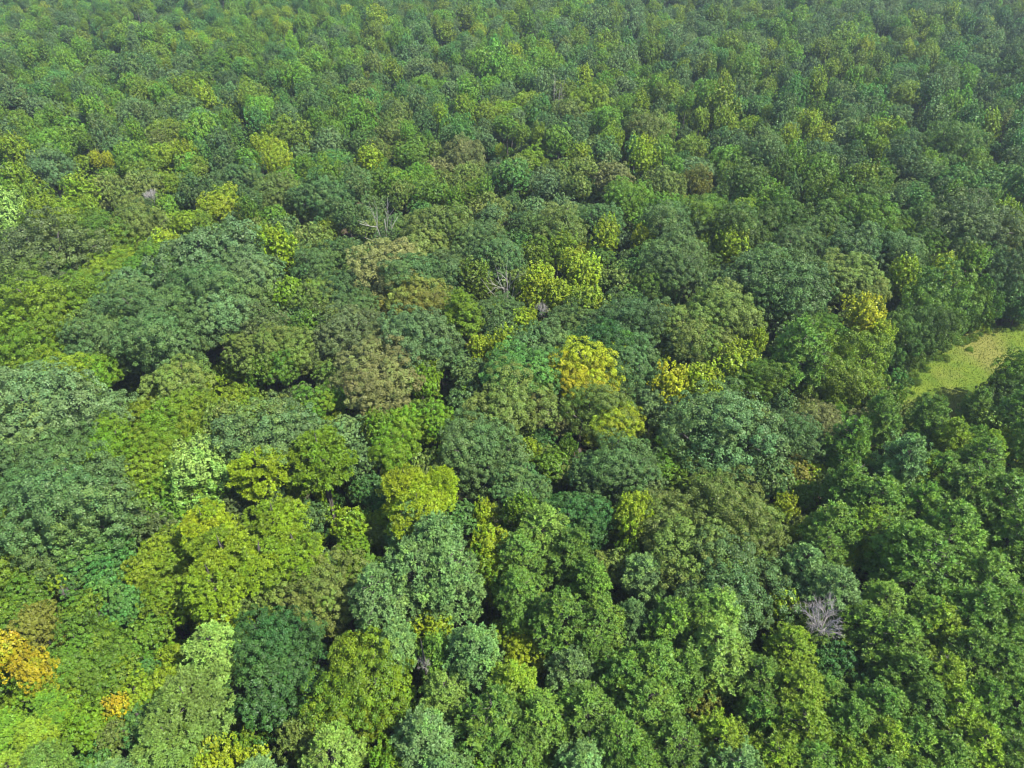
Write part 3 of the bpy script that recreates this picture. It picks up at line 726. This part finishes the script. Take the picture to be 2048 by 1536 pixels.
for t in single:
    if t['own']:
        t['obj']['label'] = OWN[t['own']]
        continue
    l = min(LAND, key=lambda l: (t['cu'] - l[0]) ** 2 + (t['cv'] - l[1]) ** 2)
    dd = lambda q: (q['cu'] - l[0]) ** 2 + (q['cv'] - l[1]) ** 2
    k = sector(t, l)
    r = sum(1 for q in single if q is not t and q['own'] != l[2] and sector(q, l) == k and dd(q) < dd(t))
    size = '' if t['kind'] in 'S' else ('large ' if t['R'] > (6.0 if t['kind'] in 'OE' else 3.9) else ('small ' if t['R'] < (3.4 if t['kind'] in 'OE' else 2.4) else ''))
    t['obj']['label'] = f"{size}{WORDS[t['c']]} {NOUN[t['kind']]}, {ORD[min(r, 14)]} out at {CLOCK[k]} o'clock from {l[2]}"

# dead trees
for i, (u, v, w, style, mat) in enumerate(DEAD):
    dz = 11.0 if i < 2 else 17.0
    p = at(u, v + w * 0.5, dz)
    ppm = F / proj(p)[2]
    hh = w / ppm * (1.0 if style == 'fan' else 1.25)
    sv, sf = dead_crown(200 + i, style)
    root = empty('dead_tree', (p[0], p[1], 0), rt.uniform(0, 6.28))
    zc = dz - hh * 0.3
    part('bare_crown', mesh_obj('bare_crown', sv, [sf], [mat]), root, (0, 0, zc), (hh * 0.8, hh * 0.8, hh))
    part('trunk', TRUNKS[i % 4], root, (0, 0, 0), (0.14, 0.14, max(1.0, zc - hh * 0.3)))
    root['category'] = 'dead tree'; root['group'] = 'dead trees of the forest'; root['label'] = DEAD_LABEL[i]

# ------------------------------------------------------------------ far forest and undergrowth (one mass each)
def scatter(name, label, cat, pts, scl, rot, idx, tint, tint2, meshes):
    me = bpy.data.meshes.new(name)
    me.vertices.add(len(pts)); me.vertices.foreach_set('co', np.asarray(pts, np.float32).reshape(-1))
    for an, ty, data, key in (('scl', 'FLOAT_VECTOR', scl, 'vector'), ('rot', 'FLOAT_VECTOR', rot, 'vector'), ('tint', 'FLOAT_COLOR', tint, 'color'), ('tint2', 'FLOAT_COLOR', tint2, 'color'), ('idx', 'INT', idx, 'value')):
        a = me.attributes.new(an, ty, 'POINT')
        a.data.foreach_set(key, np.asarray(data, np.int32 if ty == 'INT' else np.float32).reshape(-1))
    me.update()
    o = link(bpy.data.objects.new(name, me))
    coll = bpy.data.collections.new(name + '_patterns')
    for i, m in enumerate(meshes):
        coll.objects.link(bpy.data.objects.new(f'{name}_pattern_{i:02d}', m))
    ng = bpy.data.node_groups.new(name, 'GeometryNodeTree')
    ng.interface.new_socket('Geometry', in_out='INPUT', socket_type='NodeSocketGeometry')
    ng.interface.new_socket('Geometry', in_out='OUTPUT', socket_type='NodeSocketGeometry')
    gi = ng.nodes.new('NodeGroupInput'); go = ng.nodes.new('NodeGroupOutput')
    iop = ng.nodes.new('GeometryNodeInstanceOnPoints')
    ci = ng.nodes.new('GeometryNodeCollectionInfo'); ci.inputs['Collection'].default_value = coll
    ci.inputs['Separate Children'].default_value = True; ci.inputs['Reset Children'].default_value = True
    iop.inputs['Pick Instance'].default_value = True
    def na(n, ty):
        x = ng.nodes.new('GeometryNodeInputNamedAttribute'); x.data_type = ty; x.inputs['Name'].default_value = n
        return x.outputs[0]
    e2r = ng.nodes.new('FunctionNodeEulerToRotation')
    L = ng.links.new
    L(gi.outputs[0], iop.inputs['Points']); L(ci.outputs[0], iop.inputs['Instance'])
    L(na('idx', 'INT'), iop.inputs['Instance Index'])
    L(na('rot', 'FLOAT_VECTOR'), e2r.inputs[0]); L(e2r.outputs[0], iop.inputs['Rotation'])
    L(na('scl', 'FLOAT_VECTOR'), iop.inputs['Scale'])
    L(iop.outputs[0], go.inputs[0])
    md = o.modifiers.new('scatter', 'NODES'); md.node_group = ng
    o['kind'] = 'stuff'; o['label'] = label; o['category'] = cat
    return o
keys = [(k, i) for k in PAT for i in range(len(PAT[k]))]
where = {k: n for n, k in enumerate(keys)}
P_, S_, R_, I_, T_, U_ = [], [], [], [], [], []
for t in rest:
    k = t['kind'].replace('E', 'O')
    if k == 'O' and t['R'] < 4.4: k = 'o'
    i = rt.randrange(len(PAT[k]))
    R0, V0 = PAT[k][i][:2]
    P_.append((t['x'], t['y'], t['H'] - t['V'])); S_.append((t['R'] / R0 * rt.uniform(0.85, 1.2), t['R'] / R0 * rt.uniform(0.85, 1.2), t['V'] / V0 * rt.uniform(0.85, 1.2)))
    R_.append((rt.gauss(0, 0.1), rt.gauss(0, 0.1), rt.uniform(0, 6.283))); I_.append(where[(k, i)]); T_.append((*tint_of(t, rt), 1.0)); U_.append((*tint_of(t, rt, True), 1.0))
scatter('forest', 'mixed green forest canopy receding into the distance', 'forest', P_, S_, R_, I_, T_, U_, [PAT[k][i][4] for k, i in keys])

P_, S_, R_, I_, T_, U_ = [], [], [], [], [], []
ru = random.Random(5)
for _ in range(14000):
    y = 12 + 500 * ru.random() ** (1.6 if ru.random() < 0.55 else 0.7)
    x = ru.uniform(-1, 1) * (0.78 * y + 60)
    if blocked(x, y, 0.6): continue
    R = ru.uniform(1.0, 2.9)
    u, v, d = proj((x, y, 2))
    c = ru.choice('glvHm') if u < 700 and v > 650 else ru.choice('dggvHo')
    tt = dict(c=c)
    if y > 150: R *= 1.3
    P_.append((x, y, R * ru.uniform(0.3, 2.0))); S_.append((R / 2.6, R / 2.6, R / 2.6 * ru.uniform(0.8, 1.5)))
    R_.append((0, 0, ru.uniform(0, 6.283))); I_.append(ru.randrange(2)); T_.append((*tint_of(tt, ru), 1.0)); U_.append((*tint_of(tt, ru, True), 1.0))
for _ in range(420):
    e = EDGE[ru.randrange(len(EDGE))]
    x, y = e[0] + ru.gauss(0, 1.6), e[1] + ru.gauss(0, 1.6)
    R = ru.uniform(0.35, 1.3)
    tt = dict(c=ru.choice('glvmd'))
    P_.append((x, y, R * 0.2)); S_.append((R / 2.6, R / 2.6, R / 2.6)); R_.append((0, 0, ru.uniform(0, 6.283))); I_.append(ru.randrange(2))
    T_.append((*tint_of(tt, ru), 1.0)); U_.append((*tint_of(tt, ru, True), 1.0))
scatter('undergrowth', 'low green shrubs and saplings filling gaps under the trees', 'undergrowth', P_, S_, R_, I_, T_, U_, [PAT['S'][i][2] for i in range(2)])

# grass blades in the clearing
rg = np.random.default_rng(9)
cx = np.array(CLEAR)
pts = []
while len(pts) < 26000:
    x, y = rg.uniform(cx[:, 0].min(), cx[:, 0].max()), rg.uniform(cx[:, 1].min(), cx[:, 1].max())
    if inside(CLEAR, x, y): pts.append((x, y, 0.0))
pts = np.array(pts)
n = len(pts)
h = rg.uniform(0.12, 0.38, n)
an = rg.uniform(0, 6.283, n)
s = np.stack([np.cos(an), np.sin(an), np.zeros(n)], 1) * rg.uniform(0.02, 0.06, (n, 1))
lean = np.stack([rg.normal(0, .12, n), rg.normal(0, .12, n), h], 1)
v = np.stack([pts - s, pts + s, pts + lean], 1).reshape(-1, 3)
gm = noise_material('grass_blade', (0.040, 0.076, 0.006), (0.072, 0.10, 0.011), 0.25)
g = link(bpy.data.objects.new('grass', mesh_obj('grass', v, [np.arange(n * 3).reshape(-1, 3)], [gm])))
g['kind'] = 'stuff'; g['label'] = 'short sunlit grass covering the clearing'; g['category'] = 'grass'
print('TREES', len(trees), 'manual', len(manual), 'view', len(view), 'rest', len(rest), 'smallest single', single[-1]['w'])

# haze: one even body of air round the whole scene
B = E + 60.0
hv = [(x, y, z) for z in (-1.0, CAM_H + 4.0) for x, y in ((-B, -B), (B, -B), (B, B), (-B, B))]
hf = np.array([[3, 2, 1, 0], [4, 5, 6, 7], [0, 1, 5, 4], [1, 2, 6, 5], [2, 3, 7, 6], [3, 0, 4, 7]])
hm, hnt, hout = mat_nodes('haze_air')
pv = N(hnt, 'ShaderNodeVolumePrincipled')
pv.inputs['Color'].default_value = (0.74, 0.87, 1.0, 1)
pv.inputs['Density'].default_value = HAZE
pv.inputs['Anisotropy'].default_value = 0.2
hnt.links.new(pv.outputs[0], hout.inputs['Volume'])
hz = link(bpy.data.objects.new('haze', mesh_obj('haze', hv, [hf], [hm])))
hz['kind'] = 'stuff'; hz['label'] = 'thin pale summer haze over the forest'; hz['category'] = 'haze'
